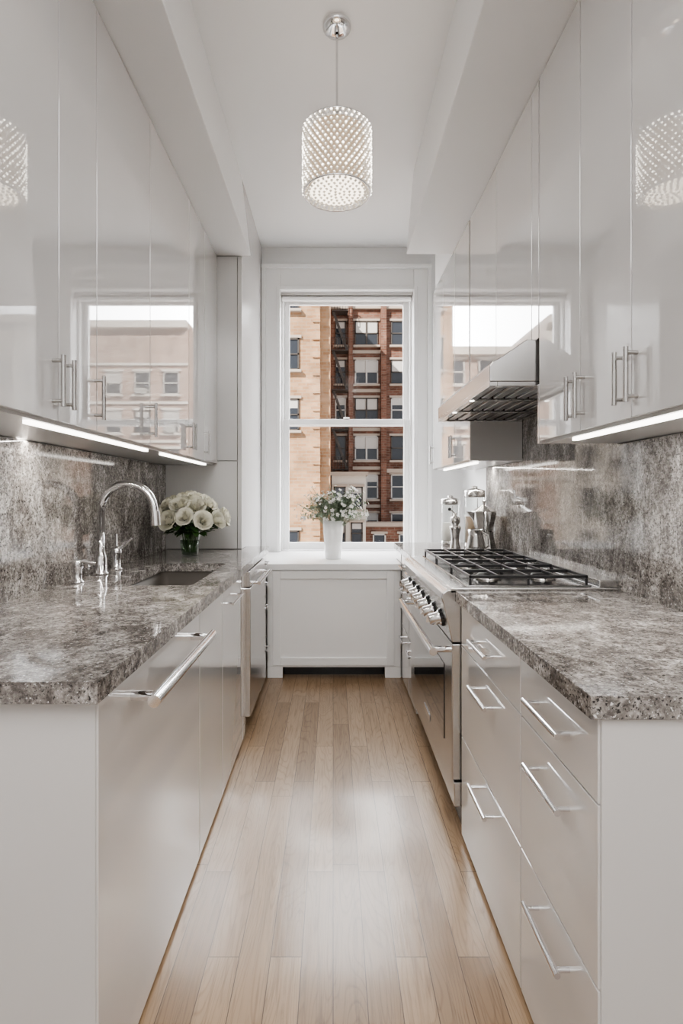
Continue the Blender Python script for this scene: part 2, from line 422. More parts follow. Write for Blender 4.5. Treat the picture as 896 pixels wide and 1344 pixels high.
# tall cabinet on the left by the window
g = Group('tall_cabinet')
b = MB(); b.box(XL, -.602, 3.525, 3.70, CT1 + .001, ZC - .001, M_CABS); b.box(XL, -.602, 3.70, YW - .001, .001, ZC - .001, M_CABS)
b.build('carcass', g)
M_CABT = pm('satin_lacquer', (0.72, 0.715, 0.71), 0.22)
b = MB(); b.box(XL + .001, -.63, 3.502, 3.523, CT1 + .003, 1.493, M_CABT); b.box(XL + .001, -.63, 3.502, 3.523, 1.498, ZS - .003, M_CABT)
b.box(-.626, -.60, 3.502, 3.523, CT1 + .003, ZS - .003, M_CABT)
b.build('doors', g, .0015)
g.done()

# ------------------------------------------------------------------ left wall cabinets
UL = -.76; ZU = 1.48
g = Group('upper_cabinet')
b = MB(); b.box(XL + .001, UL - .023, 1.0, 3.50, ZU + .004, ZS - .001, M_GAP)
b.build('carcass', g)
b = MB(); b.box(XL + .001, UL - .023, 1.0, 3.50, ZU - .012, ZU + .002, M_CABS); b.box(XL + .001, UL, .98, .998, ZU - .012, ZS - .002, M_CABS); b.build('bottom_panel', g, .001)
b = MB(); seams = [1.0, 1.478, 1.716, 2.217, 2.815, 3.16, 3.50]
for a, c in zip(seams, seams[1:]): door(b, UL, 1, a, c, ZU - .004, ZS - .004)
b.build('doors', g, .0012)
b = MB()
for y in (1.445, 1.505, 1.70, 2.20, 2.79, 2.84, 3.14): handle(b, (UL + .03, y, ZU + .03), (UL + .03, y, ZU + .17), UL, .0065, M_NICK)
b.build('handles', g)
b = MB(); b.box(UL - .055, UL - .037, 1.40, 2.30, ZU - .022, ZU - .012, M_LED); b.box(UL - .055, UL - .037, 2.5, 3.35, ZU - .022, ZU - .012, M_LED); b.build('led_strip', g)
g.done()

# ------------------------------------------------------------------ right wall cabinets
UR = .77; ZR = 1.476
g = Group('upper_cabinet')
b = MB(); b.box(UR + .023, XR - .001, .92, 1.995, ZR + .004, ZS - .009, M_GAP); b.box(UR + .023, XR - .001, 2.0, 3.0, 1.86, ZS - .009, M_GAP)
b.box(UR + .023, XR - .001, 3.02, 4.095, ZR + .004, ZS - .009, M_GAP); b.build('carcass', g)
b = MB(); b.box(UR + .023, XR - .001, .92, 1.995, ZR - .012, ZR + .002, M_CABS); b.box(UR, XR - .022, 3.002, 3.018, ZR - .012, 1.84, M_CAB)
b.box(UR, XR - .022, 1.996, 2.01, ZR - .012, 1.686, M_CAB)
b.box(UR + .023, XR - .001, 3.02, 4.095, ZR - .012, ZR + .002, M_CABS); b.box(UR, XR - .001, .90, .918, ZR - .012, ZS - .01, M_CABS)
b.box(UR, XR - .001, 4.096, 4.11, ZR - .012, ZS - .01, M_CAB)
b.build('side_panels', g, .001)
b = MB()
for a, c in ((.92, 1.378), (1.378, 1.664), (1.664, 1.995)): door(b, UR, -1, a, c, ZR - .004, ZS - .012)
for a, c in ((2.0, 2.07), (2.07, 2.52), (2.52, 3.0)): door(b, UR, -1, a, c, 1.86, ZS - .012)
for a, c in ((3.02, 3.38), (3.38, 3.74), (3.74, 4.095)): door(b, UR, -1, a, c, ZR - .004, ZS - .012)
b.build('doors', g, .0012)
b = MB()
for y in (1.35, 1.405, 1.635, 1.695): handle(b, (UR - .03, y, ZR + .03), (UR - .03, y, ZR + .17), UR, .0065, M_NICK)
for y in (3.35, 3.41, 4.06): handle(b, (UR - .03, y, ZR + .03), (UR - .03, y, ZR + .17), UR, .0065, M_NICK)
b.build('handles', g)
b = MB(); b.box(UR + .037, UR + .055, 1.1, 1.80, ZR - .022, ZR - .012, M_LED); b.box(UR + .057, UR + .075, 3.1, 4.0, ZR - .022, ZR - .012, M_LED); b.build('led_strip', g)
g.done()

# ------------------------------------------------------------------ range hood
g = Group('range_hood')
b = MB()
hx = .59
b.prism([(hx, 1.70), (hx, 1.758), (.603, 1.776), (.63, 1.790), (.73, 1.858), (XR - .022, 1.858), (XR - .022, 1.70)], 'y', 2.012, 2.998, M_STEELH)
b.build('canopy', g, .003)
b = MB()
b.box(hx, hx + .03, 2.012, 2.998, 1.682, 1.70, M_STEELH); b.box(XR - .06, XR - .022, 2.012, 2.998, 1.682, 1.70, M_STEELH)
for y0, y1 in ((2.012, 2.04), (2.32, 2.345), (2.65, 2.675), (2.97, 2.998)): b.box(hx + .03, XR - .06, y0, y1, 1.682, 1.70, M_STEELH)
b.build('rim', g, .002)
b = MB()
for y0, y1 in ((2.04, 2.32), (2.345, 2.65), (2.675, 2.97)):
    x = hx + .05
    while x < XR - .10:
        b.box(x, x + .034, y0 + .01, y1 - .01, 1.688, 1.699, M_FILT); x += .052
b.build('baffle_filters', g, .002)
b = MB()
for y in (2.33, 2.66): b.lathe((hx + .016, y, 1.680), [(0.0005, 0), (.010, 0), (.012, .004)], M_LED, 16)
b.build('hood_lamps', g)
g.done()

# ------------------------------------------------------------------ right drawers
FR = .475
def drawercab(name, cols, y0, y1, end=False):
    g = Group(name)
    b = MB(); b.box(FR + .024, XR, y0 + (.025 if end else .001), y1 - .001, .05, .871, M_GAP); b.box(FR + .05, XR, y0 + (.025 if end else .001), y1 - .001, 0, .05, M_CABS); b.build('carcass', g)
    if end:
        b = MB(); b.box(FR + .004, XR, y0, y0 + .022, 0, .871, M_CABS); b.build('end_panel', g, .0015)
    b = MB(); h = MB()
    for a, c in cols:
        for z0, z1, hz in ((.018, .378, .315), (.382, .712, .638), (.716, .868, .79)):
            door(b, FR, -1, a, c, z0, z1)
            L = min(.19, (c - a) * .5); m = (a + c) / 2
            handle(h, (FR - .03, m - L / 2, hz), (FR - .03, m + L / 2, hz), FR, .0066, M_CHR)
    b.build('drawer_fronts', g, .0015); h.build('handles', g); g.done()
drawercab('drawer_cabinet', [(.955, 1.352), (1.352, 1.975)], .952, 1.977, True)
drawercab('drawer_cabinet', [(3.05, 3.35), (3.35, 3.695)], 3.048, 3.70)
one('granite_countertop', lambda b: b.box(.455, XR - .001, .942, 1.978, CT0, CT1, M_GRAN), .0015)
def ct2(b):
    b.box(.455, XR - .001, 3.045, 4.0, CT0, CT1, M_GRAN)
one('granite_countertop', ct2, .0015)
one('base_cabinet', lambda b: (b.box(FR, XR - .001, 3.735, 3.998, 0, .871, M_CAB)), .0015)

# ------------------------------------------------------------------ range
g = Group('gas_range')
ry0, ry1 = 1.985, 3.04; rf = .455
b = MB(); b.box(rf + .03, XR - .022, ry0, ry1, .10, .905, M_STEEL); b.build('body', g, .002)
b = MB()
b.box(rf - .005, rf + .03, ry0, ry1, .11, .20, M_STEEL)
b.build('kick_panel', g, .003)
b = MB()
b.box(rf - .012, rf + .028, ry0 + .004, ry1 - .004, .207, .715, M_STEEL)
b.build('oven_door', g, .005)
b = MB(); b.box(rf - .0145, rf - .012, ry0 + .14, ry1 - .14, .30, .60, M_OVGL); b.build('oven_window', g, .001)
b = MB(); b.box(rf - .0150, rf - .013, ry0 + .45, ry1 - .45, .235, .265, M_CHR); b.build('badge', g)
b = MB()
b.prism([(rf - .012, .722), (rf - .045, .865), (rf - .052, .885), (rf - .048, .905), (rf - .03, .918), (rf + .03, .918), (rf + .03, .722)], 'y', ry0, ry1, M_STEEL); b.build('control_panel', g, .004)
b = MB()
nrm = Vector((-.143, 0, -.033)).normalized()
for i in range(7):
    y = ry0 + .11 + i * (ry1 - ry0 - .22) / 6
    c = Vector((rf - .0285, y, .792))
    b.tube([c, c + nrm * .010], [.036, .034], M_BLACK, 28)
    b.tube([c + nrm * .006, c + nrm * .014], [.031, .028], M_CHR, 28)
    b.tube([c + nrm * .014, c + nrm * .048, c + nrm * .052], [.025, .022, .018], M_STEEL, 28)
    b.box(c.x - .062, c.x - .046, y - .004, y + .004, .772, .798, M_CHR)
b.build('knobs', g)
b = MB(); handle(b, (rf - .075, ry0 + .04, .675), (rf - .075, ry1 - .04, .675), rf - .01, .0155, M_CHR, .04); b.build('oven_handle', g)
b = MB(); b.box(rf - .02, XR - .022, ry0, ry1, .905, .925, M_STEEL); b.box(.99, XR - .022, ry0, ry1, .925, .955, M_STEEL); b.build('cooktop', g, .003)
b = MB(); b.box(rf + .05, .975, ry0 + .025, ry1 - .025, .925, .930, pm('burner_tray_steel', (.30, .30, .30), .15, 1.0)); b.build('burner_tray', g, .002)
b = MB(); n3 = 3; w = (ry1 - ry0 - .06) / n3
gx0, gx1 = rf + .06, .965
for k in range(n3):
    y0 = ry0 + .03 + k * w + .004; y1 = y0 + w - .008; ym = (y0 + y1) / 2; xm = (gx0 + gx1) / 2
    zt0, zt1 = .955, .967; t = .0045
    for y in (y0 + t, y1 - t, ym): b.box(gx0, gx1, y - t, y + t, zt0, zt1, M_IRON)
    for x in (gx0 + t, gx1 - t, xm): b.box(x - t, x + t, y0, y1, zt0, zt1, M_IRON)
    for cx in ((gx0 + xm) / 2, (gx1 + xm) / 2):
        b.box(cx - t, cx + t, y0, y1, zt0, zt1, M_IRON)
    for x in (gx0 + t, gx1 - t, xm):
        for y in (y0 + t, y1 - t): b.box(x - t, x + t, y - t, y + t, .93, zt0, M_IRON)
b.build('grates', g, .002)
b = MB()
for k in range(n3):
    ym = ry0 + .03 + (k + .5) * w
    for cx in (rf + .06 + .115, .965 - .115):
        b.lathe((cx, ym, .930), [(.055, 0), (.055, .006), (.042, .010)], M_NICK, 24)
        b.lathe((cx, ym, .930), [(.042, .010), (.042, .016), (.036, .021), (0.0005, .022)], M_IRON, 24)
b.build('burners', g)
b = MB()
for y in (ry0 + .05, ry1 - .05):
    for x in (rf + .06, XR - .09): b.tube([(x, y, 0), (x, y, .10)], .02, M_BLACK, 16)
b.box(rf + .035, rf + .05, ry0 + .02, ry1 - .02, .012, .11, M_BLACK)
b.build('feet', g)
g.done()

# ------------------------------------------------------------------ faucet, soap
g = Group('kitchen_faucet')
fx, fy = -1.045, 2.40
b = MB()
b.lathe((fx, fy, CT1), [(.0005, 0), (.034, 0), (.034, .006), (.028, .012), (.027, .07), (.024, .085), (.019, .10)], M_CHR, 28)
pts = [(fx, fy, CT1 + .09), (fx, fy, 1.20)]
R = .122
for i in range(0, 13):
    a = math.pi - math.pi * i / 12 * .97; pts.append((fx + R + R * math.cos(a), fy - .01 * i / 12, 1.200 + R * math.sin(a)))
b.tube(pts + [(pts[-1][0] + .004, pts[-1][1], 1.18)], .0175, M_CHR, 20)
b.tube([(pts[-1][0] + .003, pts[-1][1], 1.20), (pts[-1][0] + .008, pts[-1][1], 1.135)], [.02, .022], M_CHR, 20)
b.build('gooseneck_spout', g)
b = MB()
hx_, hy = fx + .01, fy + .15
b.lathe((hx_, hy, CT1), [(.0005, 0), (.028, 0), (.028, .006), (.02, .012), (.019, .06), (.024, .075), (.024, .10), (.012, .112), (.0005, .114)], M_CHR, 24)
b.tube([(hx_, hy, CT1 + .085), (hx_ + .05, hy - .005, CT1 + .125), (hx_ + .075, hy - .01, CT1 + .15)], [.008, .007, .006], M_CHR, 12)
b.tube([(hx_, hy, CT1 + .11), (hx_ , hy, CT1 + .17)], [.007, .005], M_CHR, 12)
b.build('lever_handle', g)
g.done()
b = MB(); sx, sy = -1.035, 2.16
b.lathe((sx, sy, CT1), [(.0005, 0), (.026, 0), (.026, .006), (.018, .012), (.017, .055), (.022, .06), (.022, .085), (.017, .095), (.0005, .097)], M_CHR, 24)
b.tube([(sx - .03, sy, CT1 + .085), (sx + .02, sy, CT1 + .088), (sx + .075, sy, CT1 + .078)], [.006, .009, .007], M_CHR, 12)
b.build('soap_dispenser')

# ------------------------------------------------------------------ roses
M_PET = pm('rose_petal', (0.88, 0.86, 0.75), 0.55); M_PET.node_tree.nodes['Principled BSDF'].inputs['Subsurface Weight'].default_value = 0.15
M_PET.node_tree.nodes['Principled BSDF'].inputs['Subsurface Radius'].default_value = (.01, .01, .008)
M_LEAF = pm('leaf_green', (0.05, 0.12, 0.03), 0.45); M_SAGE = pm('sage_leaf', (0.20, 0.25, 0.17), 0.6)
M_STEM = pm('stem_green', (0.06, 0.13, 0.035), 0.5)
def rose(b, c, R, d):
    d = Vector(d).normalized(); q = Vector((0, 0, 1)).rotation_difference(d).to_matrix(); c = Vector(c)
    for (n, rad, h, open_, off) in ((3, .16, .95, .02, 0), (4, .32, .98, .06, .5), (5, .50, .95, .14, .2), (6, .70, .86, .24, .7), (7, .90, .70, .36, .1)):
        for k in range(n):
            a0 = 2 * math.pi * (k + off) / n + random.uniform(-.1, .1); sp = 2 * math.pi / n * 1.45
            nu, nv = 6, 5; vs = []; hh = random.uniform(.90, 1.10)
            for j in range(nv):
                v = j / (nv - 1)
                for i in range(nu):
                    u = i / (nu - 1) - .5
                    wv = math.sin(min(1, v * 1.3 + .25) * math.pi / 2)
                    a = a0 + u * sp * wv
                    r = rad * (.35 + .65 * math.sin(v * math.pi / 2)) + open_ * v ** 3 * .6 + .07 * u
                    z = h * hh * (v - .35 * open_ * v ** 3) - .16 * v * (abs(u) * 2) ** 2 - .45
                    vs.append(c + q @ (Vector((r * math.cos(a), r * math.sin(a), z)) * R))
            fs = [(j * nu + i, j * nu + i + 1, (j + 1) * nu + i + 1, (j + 1) * nu + i) for j in range(nv - 1) for i in range(nu - 1)]
            b.add(vs, fs, M_PET, True)
def leaf(b, c, d, L, W, mat):
    c = Vector(c); d = Vector(d).normalized(); s = d.cross(Vector((0, 0, 1)));
    if s.length < .01: s = Vector((1, 0, 0))
    s.normalize(); up = s.cross(d)
    vs = [c, c + d * L * .35 + s * W * .5 + up * L * .05, c + d * L * .4 - up * L * .04, c + d * L * .35 - s * W * .5 + up * L * .05, c + d * L * .75 + s * W * .35, c + d * L * .78 - up * L * .03, c + d * L * .75 - s * W * .35, c + d * L - up * L * .1]
    b.add(vs, [(0, 1, 2), (0, 2, 3), (1, 4, 5, 2), (2, 5, 6, 3), (4, 7, 5), (5, 7, 6)], mat, True)
g = Group('rose_bouquet_in_vase')
vx, vy = -.845, 3.15
b = MB()
b.lathe((vx, vy, CT1), [(.0005, .001), (.046, .001), (.05, .006), (.055, .07), (.068, .165)], M_GLASS, 32)
b.build('glass_vase', g)
b = MB(); b.lathe((vx, vy, CT1), [(.0005, .008), (.044, .008), (.049, .03), (.054, .09), (.0005, .09)], paneglass('vase_water', .03, .3, 3, (.62, .70, .62)), 32); b.build('water', g)
b = MB()
cen = Vector((vx, vy, 1.16))
roses = []
for k in range(12):
    a = 2 * math.pi * k / 12; roses.append((math.cos(a) * .20 + .01, math.sin(a) * .155, random.uniform(-.035, .02)))
for k in range(9):
    a = 2 * math.pi * (k + .4) / 9; roses.append((math.cos(a) * .13, math.sin(a) * .10, .055 + random.uniform(-.012, .012)))
for k in range(5):
    a = 2 * math.pi * (k + .2) / 5; roses.append((math.cos(a) * .055, math.sin(a) * .05, .10 + random.uniform(-.01, .01)))
for p in roses:
    q = cen + Vector(p); rose(b, q, random.uniform(.050, .058), (p[0] * 1.6 + random.uniform(-.08, .08), p[1] * 1.6 - random.uniform(-.02, .06), .14 + p[2]))
b.build('roses', g)
b = MB()
for p in roses:
    q = cen + Vector(p); b.tube([(vx + p[0] * .16, vy + p[1] * .16, CT1 + .02), (vx + p[0] * .25, vy + p[1] * .25, CT1 + .15), q - Vector((0, 0, .02))], .0028, M_STEM, 6)
for k in range(110):
    a = random.uniform(0, 6.28); r = random.uniform(.01, .13); z = random.uniform(1.05, 1.12)
    leaf(b, (vx + math.cos(a) * r, vy + math.sin(a) * r * .8, z), (math.cos(a), math.sin(a), random.uniform(-.5, .4)), .07, .038, M_LEAF)
for k in range(55):
    a = random.uniform(0, 6.28); r = random.uniform(.005, .03); z = random.uniform(CT1 + .03, CT1 + .13)
    leaf(b, (vx + math.cos(a) * r, vy + math.sin(a) * r, z), (math.cos(a) * .3, math.sin(a) * .3, 1), .045, .02, M_LEAF)
b.build('stems_and_leaves', g)
g.done()

# windowsill flowers
g = Group('flower_pot_with_white_flowers')
px_, py_ = 0.0, 4.0; zs = .795
b = MB(); b.lathe((px_, py_, zs), [(.0005, 0), (.056, 0), (.060, .006), (.070, .15), (.078, .285), (.072, .285), (.064, .15), (.05, .02), (.0005, .02)], M_CERAM, 36); b.build('ceramic_vase', g)
M_WP = pm('small_white_petal', (0.78, 0.78, 0.78), 0.6); M_YC = pm('flower_centre', (0.75, 0.70, 0.45), .6)
b = MB(); s_ = MB()
for k in range(290):
    a = random.uniform(0, 6.28); e = random.uniform(-.15, 1.0) ; rr_ = random.uniform(.5, 1.0)
    p = Vector((math.cos(a) * math.cos(e) * .30 * rr_, math.sin(a) * math.cos(e) * .17 * rr_, math.sin(e) * .27 * rr_))
    q = Vector((px_, py_, 1.12)) + p
    if k % 2 == 0: s_.tube([(px_ + p.x * .12, py_ + p.y * .12, 1.0), (px_ + p.x * .5, py_ + p.y * .5, 1.09 + p.z * .45), q], .0014, M_SAGE, 5, False)
    if k % 3 != 2:
        d = (p + Vector((random.uniform(-.1, .1), -.08, .06))).normalized(); s1 = d.orthogonal().normalized(); s2 = d.cross(s1); R = random.uniform(.012, .019)
        for j in range(5):
            t = 2 * math.pi * j / 5; dd = s1 * math.cos(t) + s2 * math.sin(t); ee = d.cross(dd)
            b.add([q, q + dd * R * .6 + ee * R * .38 + d * R * .12, q + dd * R + d * R * .25, q + dd * R * .6 - ee * R * .38 + d * R * .12], [(0, 1, 2, 3)], M_WP, True)
        b.ball(q + d * .002, R * .2, M_YC, 6, 4)
    for j in range(5):
        dd = Vector((random.uniform(-1, 1), random.uniform(-1, 1), random.uniform(-.4, 1)))
        leaf(s_, q - p * random.uniform(.05, .5), dd, random.uniform(.02, .042), .014, M_SAGE)
b.build('blossoms', g); s_.build('foliage', g); g.done()

# ------------------------------------------------------------------ canisters etc.
M_BEAN = pm('coffee_beans', (0.24, 0.17, 0.11), 0.5); M_FLOUR = pm('sugar', (0.66, .64, .60), .8)
def canister(x, y, r, h, fill, name='glass_canister', mat=None):
    g = Group(name); z = CT1
    b = MB(); b.lathe((x, y, z), [(.0005, .001), (r, .001), (r, h * .82)], M_GLASS, 32); b.build('jar', g)
    b = MB(); b.lathe((x, y, z), [(.0005, .009), (r - .006, .009), (r - .006, h * fill), (.0005, h * fill)], mat or M_FLOUR, 24); b.build('contents', g)
    b = MB(); b.lathe((x, y, z + h * .82), [(.0005, -.004), (r + .001, -.004), (r + .003, .004), (r + .003, h * .10), (r * .5, h * .13), (r * .3, h * .14), (r * .3, h * .17), (.0005, h * .18)], M_NICK, 32)
    b.lathe((x, y, z), [(r + .001, 0), (r + .002, .002), (r + .002, .03), (r, .032)], M_NICK, 32)
    b.tube([(x, y - r - .004, z + h * .25), (x, y - r - .004, z + h * .8)], .003, M_NICK, 8)
    b.build('lid', g); g.done()
canister(.835, 3.80, .066, .355, .45, mat=M_FLOUR)
canister(.965, 3.64, .068, .42, .50, mat=M_BEAN)
g = Group('stovetop_espresso_maker'); x, y = .955, 3.38
b = MB()
b.lathe((x, y, CT1), [(.0005, 0), (.076, 0), (.078, .005), (.060, .11), (.061, .125), (.052, .13), (.058, .145), (.082, .25), (.080, .255), (.02, .29), (.009, .295), (.014, .32), (.0005, .326)], M_NICK, 10, False)
b.build('pot', g)
b = MB(); b.tube([(x - .01, y - .070, CT1 + .245), (x - .015, y - .115, CT1 + .24), (x - .02, y - .12, CT1 + .15), (x - .01, y - .11, CT1 + .11)], .010, M_NICK, 10)
b.prism([(x - .062, CT1 + .19), (x - .11, CT1 + .252), (x - .062, CT1 + .252)], 'y', y - .014, y + .014, M_NICK); b.build('handle_and_spout', g); g.done()
g = Group('pepper_mill'); x, y = .80, 3.50
b = MB(); b.lathe((x, y, CT1), [(.0005, 0), (.036, 0), (.036, .01), (.025, .055), (.028, .10), (.037, .135), (.037, .15), (.020, .155), (.033, .18), (.031, .21), (.01, .22), (.012, .235), (.0005, .242)], M_NICK, 28); b.build('mill_body', g)
b = MB(); b.tube([(x, y, CT1 + .235), (x - .03, y - .03, CT1 + .255), (x - .045, y - .045, CT1 + .255)], .004, M_CHR, 8); b.ball((x - .047, y - .047, CT1 + .265), .011, M_BLACK); b.build('crank', g); g.done()
g = Group('milk_pitcher'); x, y = .855, 3.20
b = MB(); b.lathe((x, y, CT1), [(.0005, 0), (.052, 0), (.055, .004), (.055, .055), (.043, .11), (.046, .15), (.043, .15), (.040, .11), (.051, .055), (.048, .01), (.0005, .01)], M_NICK, 32)
b.tube([(x + .03, y - .030, CT1 + .138), (x + .060, y - .05, CT1 + .12), (x + .060, y - .052, CT1 + .055), (x + .040, y - .036, CT1 + .03)], .0045, M_NICK, 8); b.build('pitcher_body', g); g.done()

# ------------------------------------------------------------------ pendant
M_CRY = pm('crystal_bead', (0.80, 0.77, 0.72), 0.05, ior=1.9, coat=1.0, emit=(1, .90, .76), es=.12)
M_GLINT = pm('crystal_glint', (0.93, 0.91, 0.87), 0.05, ior=1.9, coat=1.0, emit=(1, .93, .82), es=2.8)  # crystal sparkle painted as emission, set over the faintly glowing beads
M_DIF = pm('lamp_diffuser', (.24, .19, .14), 0.5, emit=(1, 0.76, 0.54), es=.22)
M_DIFB = pm('lamp_diffuser_bottom', (.8, .76, .7), 0.5, emit=(1, 0.88, 0.72), es=1.5)
lx, ly = .017, 2.37; R = .146; zt, zb = 2.89, 2.61
g = Group('crystal_pendant_lamp')
b = MB(); b.lathe((lx, ly, ZC), [(.0005, -.024), (.02, -.024), (.058, -.020), (.063, -.014), (.063, 0)], M_CHR, 40); b.lathe((lx, ly, ZC), [(.012, -.04), (.012, -.02)], M_CHR, 16); b.build('canopy', g)
b = MB(); b.tube([(lx, ly, ZC - .02), (lx, ly, zt - .03)], .005, M_CHR, 12); b.build('rod', g)
b = MB()
for z in (zt, zb):
    ring = [(lx + R * math.cos(2 * math.pi * k / 48), ly + R * math.sin(2 * math.pi * k / 48), z) for k in range(49)]
    b.tube(ring, .004, M_CHR, 8, False)
for k in range(3):
    a = 2 * math.pi * k / 3 + .4; b.tube([(lx, ly, zt - .005), (lx + R * math.cos(a), ly + R * math.sin(a), zt)], .003, M_CHR, 8)
b.build('frame', g)
b = MB(); ir = R - .022
b.lathe((lx, ly, 0), [(ir, zb + .012), (ir, zt - .015)], M_DIF, 40); b.lathe((lx, ly, zb + .014), [(.0005, 0), (ir, 0)], M_DIFB, 40)
b.build('diffuser', g)
b = MB(); nr, nc = 16, 38
def octa(b, c, r, hz, ph=0.0, mat=None):
    cs, sn = math.cos(ph) * r, math.sin(ph) * r
    vs = [(c[0] + cs, c[1] + sn, c[2]), (c[0] - sn, c[1] + cs, c[2]), (c[0] - cs, c[1] - sn, c[2]), (c[0] + sn, c[1] - cs, c[2]), (c[0], c[1], c[2] + hz), (c[0], c[1], c[2] - hz)]
    b.add(vs, [(0, 1, 4), (1, 2, 4), (2, 3, 4), (3, 0, 4), (1, 0, 5), (2, 1, 5), (3, 2, 5), (0, 3, 5)], mat or M_CRY)
for j in range(nr):
    z = zb + .010 + (zt - zb - .02) * j / (nr - 1)
    for k in range(nc):
        a = 2 * math.pi * (k + .5 * (j % 2)) / nc
        cc = (lx + R * math.cos(a), ly + R * math.sin(a), z); ph = random.uniform(0, 1.5)
        octa(b, cc, .0092, .0086, ph)
        c2 = (lx + (R + .006) * math.cos(a), ly + (R + .006) * math.sin(a), z)
        rb = random.choice((.0066, .0056, .0044, .0028)); octa(b, c2, rb, rb * .9, ph, M_GLINT)
i = 0
rr0 = .012
while rr0 < R:
    n = max(1, int(2 * math.pi * rr0 / .024))
    for k in range(n):
        a = 2 * math.pi * k / n + i; octa(b, (lx + rr0 * math.cos(a), ly + rr0 * math.sin(a), zb + .002), .0085, .008, random.uniform(0, 1.5))
    rr0 += .0225; i += 1
b.build('crystals', g)
g.done()

# ------------------------------------------------------------------ exterior
M_TAN = brick('tan_brick', (0.35, 0.205, 0.12), (0.46, 0.295, 0.185), (0.38, 0.29, 0.21))
M_RED = brick('red_brick', (0.14, 0.07, 0.052), (0.23, 0.122, 0.092), (0.20, 0.155, 0.13))
M_PALE = brick('pale_brick', (0.36, 0.25, 0.21), (0.46, 0.34, 0.29), (0.44, 0.38, 0.34))
M_STONE = paint('limestone', (0.36, 0.31, 0.27), .8); M_WGL = pm('building_window_glass', (0.03, 0.035, 0.045), 0.15)
M_STONEW = paint('white_stone', (0.58, 0.55, 0.52), .8)
M_WFR = paint('building_window_frame', (0.46, 0.45, 0.44), .5); M_DKFR = paint('dark_window_frame', (0.05, .042, .038), .5); M_AC = pm('ac_unit', (0.36, .36, .35), .5)
M_BWALL = paint('painted_masonry', (0.55, 0.52, 0.48), .8)
def bwin(b, x, z, w, h, y, fr=None, stone=True, ac=False, ms=None):
    fr = fr or M_WFR; t = .09; ms = ms or M_STONE
    b.box(x - w / 2, x + w / 2, y - .02, y, z - h / 2, z + h / 2, M_WGL)
    for a0, a1, c0, c1 in ((x - w / 2, x - w / 2 + t, z - h / 2, z + h / 2), (x + w / 2 - t, x + w / 2, z - h / 2, z + h / 2), (x - w / 2, x + w / 2, z - h / 2, z - h / 2 + t), (x - w / 2, x + w / 2, z + h / 2 - t, z + h / 2), (x - w / 2, x + w / 2, z - .04, z + .04)):
        b.box(a0, a1, y - .08, y - .02, c0, c1, fr)
    if w > 1.3: b.box(x - .06, x + .06, y - .09, y - .02, z - h / 2, z + h / 2, fr)
    if stone:
        b.box(x - w / 2 - .12, x + w / 2 + .12, y - .3, y, z - h / 2 - .14, z - h / 2, ms)
        b.box(x - w / 2 - .12, x + w / 2 + .12, y - .12, y, z + h / 2, z + h / 2 + .16, ms)
    bl = random.choice([0, 0, .3, .5])
    if bl: b.box(x - w / 2 + t, x + w / 2 - t, y - .03, y - .021, z + h / 2 - h * bl, z + h / 2 - t, M_WFR)
    if ac: b.box(x - .33, x + .33, y - .45, y, z - h / 2 + .02, z - h / 2 + .42, M_AC)
g = Group('apartment_building')
b = MB(); Y = 40
b.box(-1.5, 8.6, Y, Y + 12, -14, 19, M_RED)
b.box(4.0, 8.6, Y - .25, Y, 2.95, 3.25, M_STONE)
b.box(-1.5, 8.6, Y - .25, Y, 15.2, 15.5, M_STONE); b.box(-1.5, 8.6, Y - .6, Y, 18.5, 19, M_STONE)
b.box(3.55, 3.95, Y - .5, Y, -14, 18, M_RED); b.box(1.15, 1.45, Y - .5, Y, -14, 18, M_RED)
for z in (.45, 3.3, 6.2, 9.1, 12.0): b.box(1.45, 3.55, Y - .12, Y, z - .12, z + .12, M_STONE)
b.build('brick_walls', g)
b = MB()
for r, z in enumerate([-9.7, -6.8, -3.9, -1.0, 1.9, 4.8, 7.65, 10.5, 13.4, 17.0]):
    for x, w in ((.55, .8), (2.5, 1.75), (4.85, 1.05), (7.1, 1.5)):
        bwin(b, x, z, w, 1.85, Y, M_WFR if z < 3 or random.random() < .3 else M_DKFR, True, random.random() < .3)
b.build('windows', g)
b = MB()
for z in (0.3, 3.2, 6.1, 9.0, 11.9, 14.8):
    b.box(-.1, 1.1, Y - 1.1, Y - .02, z - .06, z, M_DKFR)
    for x in [-.1 + .2 * i for i in range(7)]: b.box(x - .02, x + .02, Y - 1.12, Y - 1.08, z, z + .9, M_DKFR)
    b.box(-.1, 1.1, Y - 1.12, Y - 1.08, z + .86, z + .9, M_DKFR)
    b.prism([(-.1, z - .0), (.1, z - .0), (1.1, z - 2.85), (.9, z - 2.85)], 'y', Y - .9, Y - .84, M_DKFR)
b.build('fire_escape', g)
g.done()
g = Group('apartment_building')
b = MB(); Y = 30
b.box(-5.2, -.75, Y, Y + 9, -14, 16, M_TAN)
b.box(-.75, -.18, Y + .6, Y + 9, -14, 16, M_TAN)
for z in range(-13, 16): b.box(-1.15, -.73, Y - .10, Y, z, z + .5, M_TAN)
for z in (-5.4, 15.2): b.box(-5.2, -.72, Y - .12, Y, z, z + .22, M_STONE)
b.build('brick_walls', g)
b = MB()
for z in (-8.4, -5.0, -1.6, 5.8, 9.2, 12.6):
    for x in (-2.35, -4.2): bwin(b, x, z, .9, 1.8, Y, M_DKFR, True)
b.build('windows', g)
g.done()
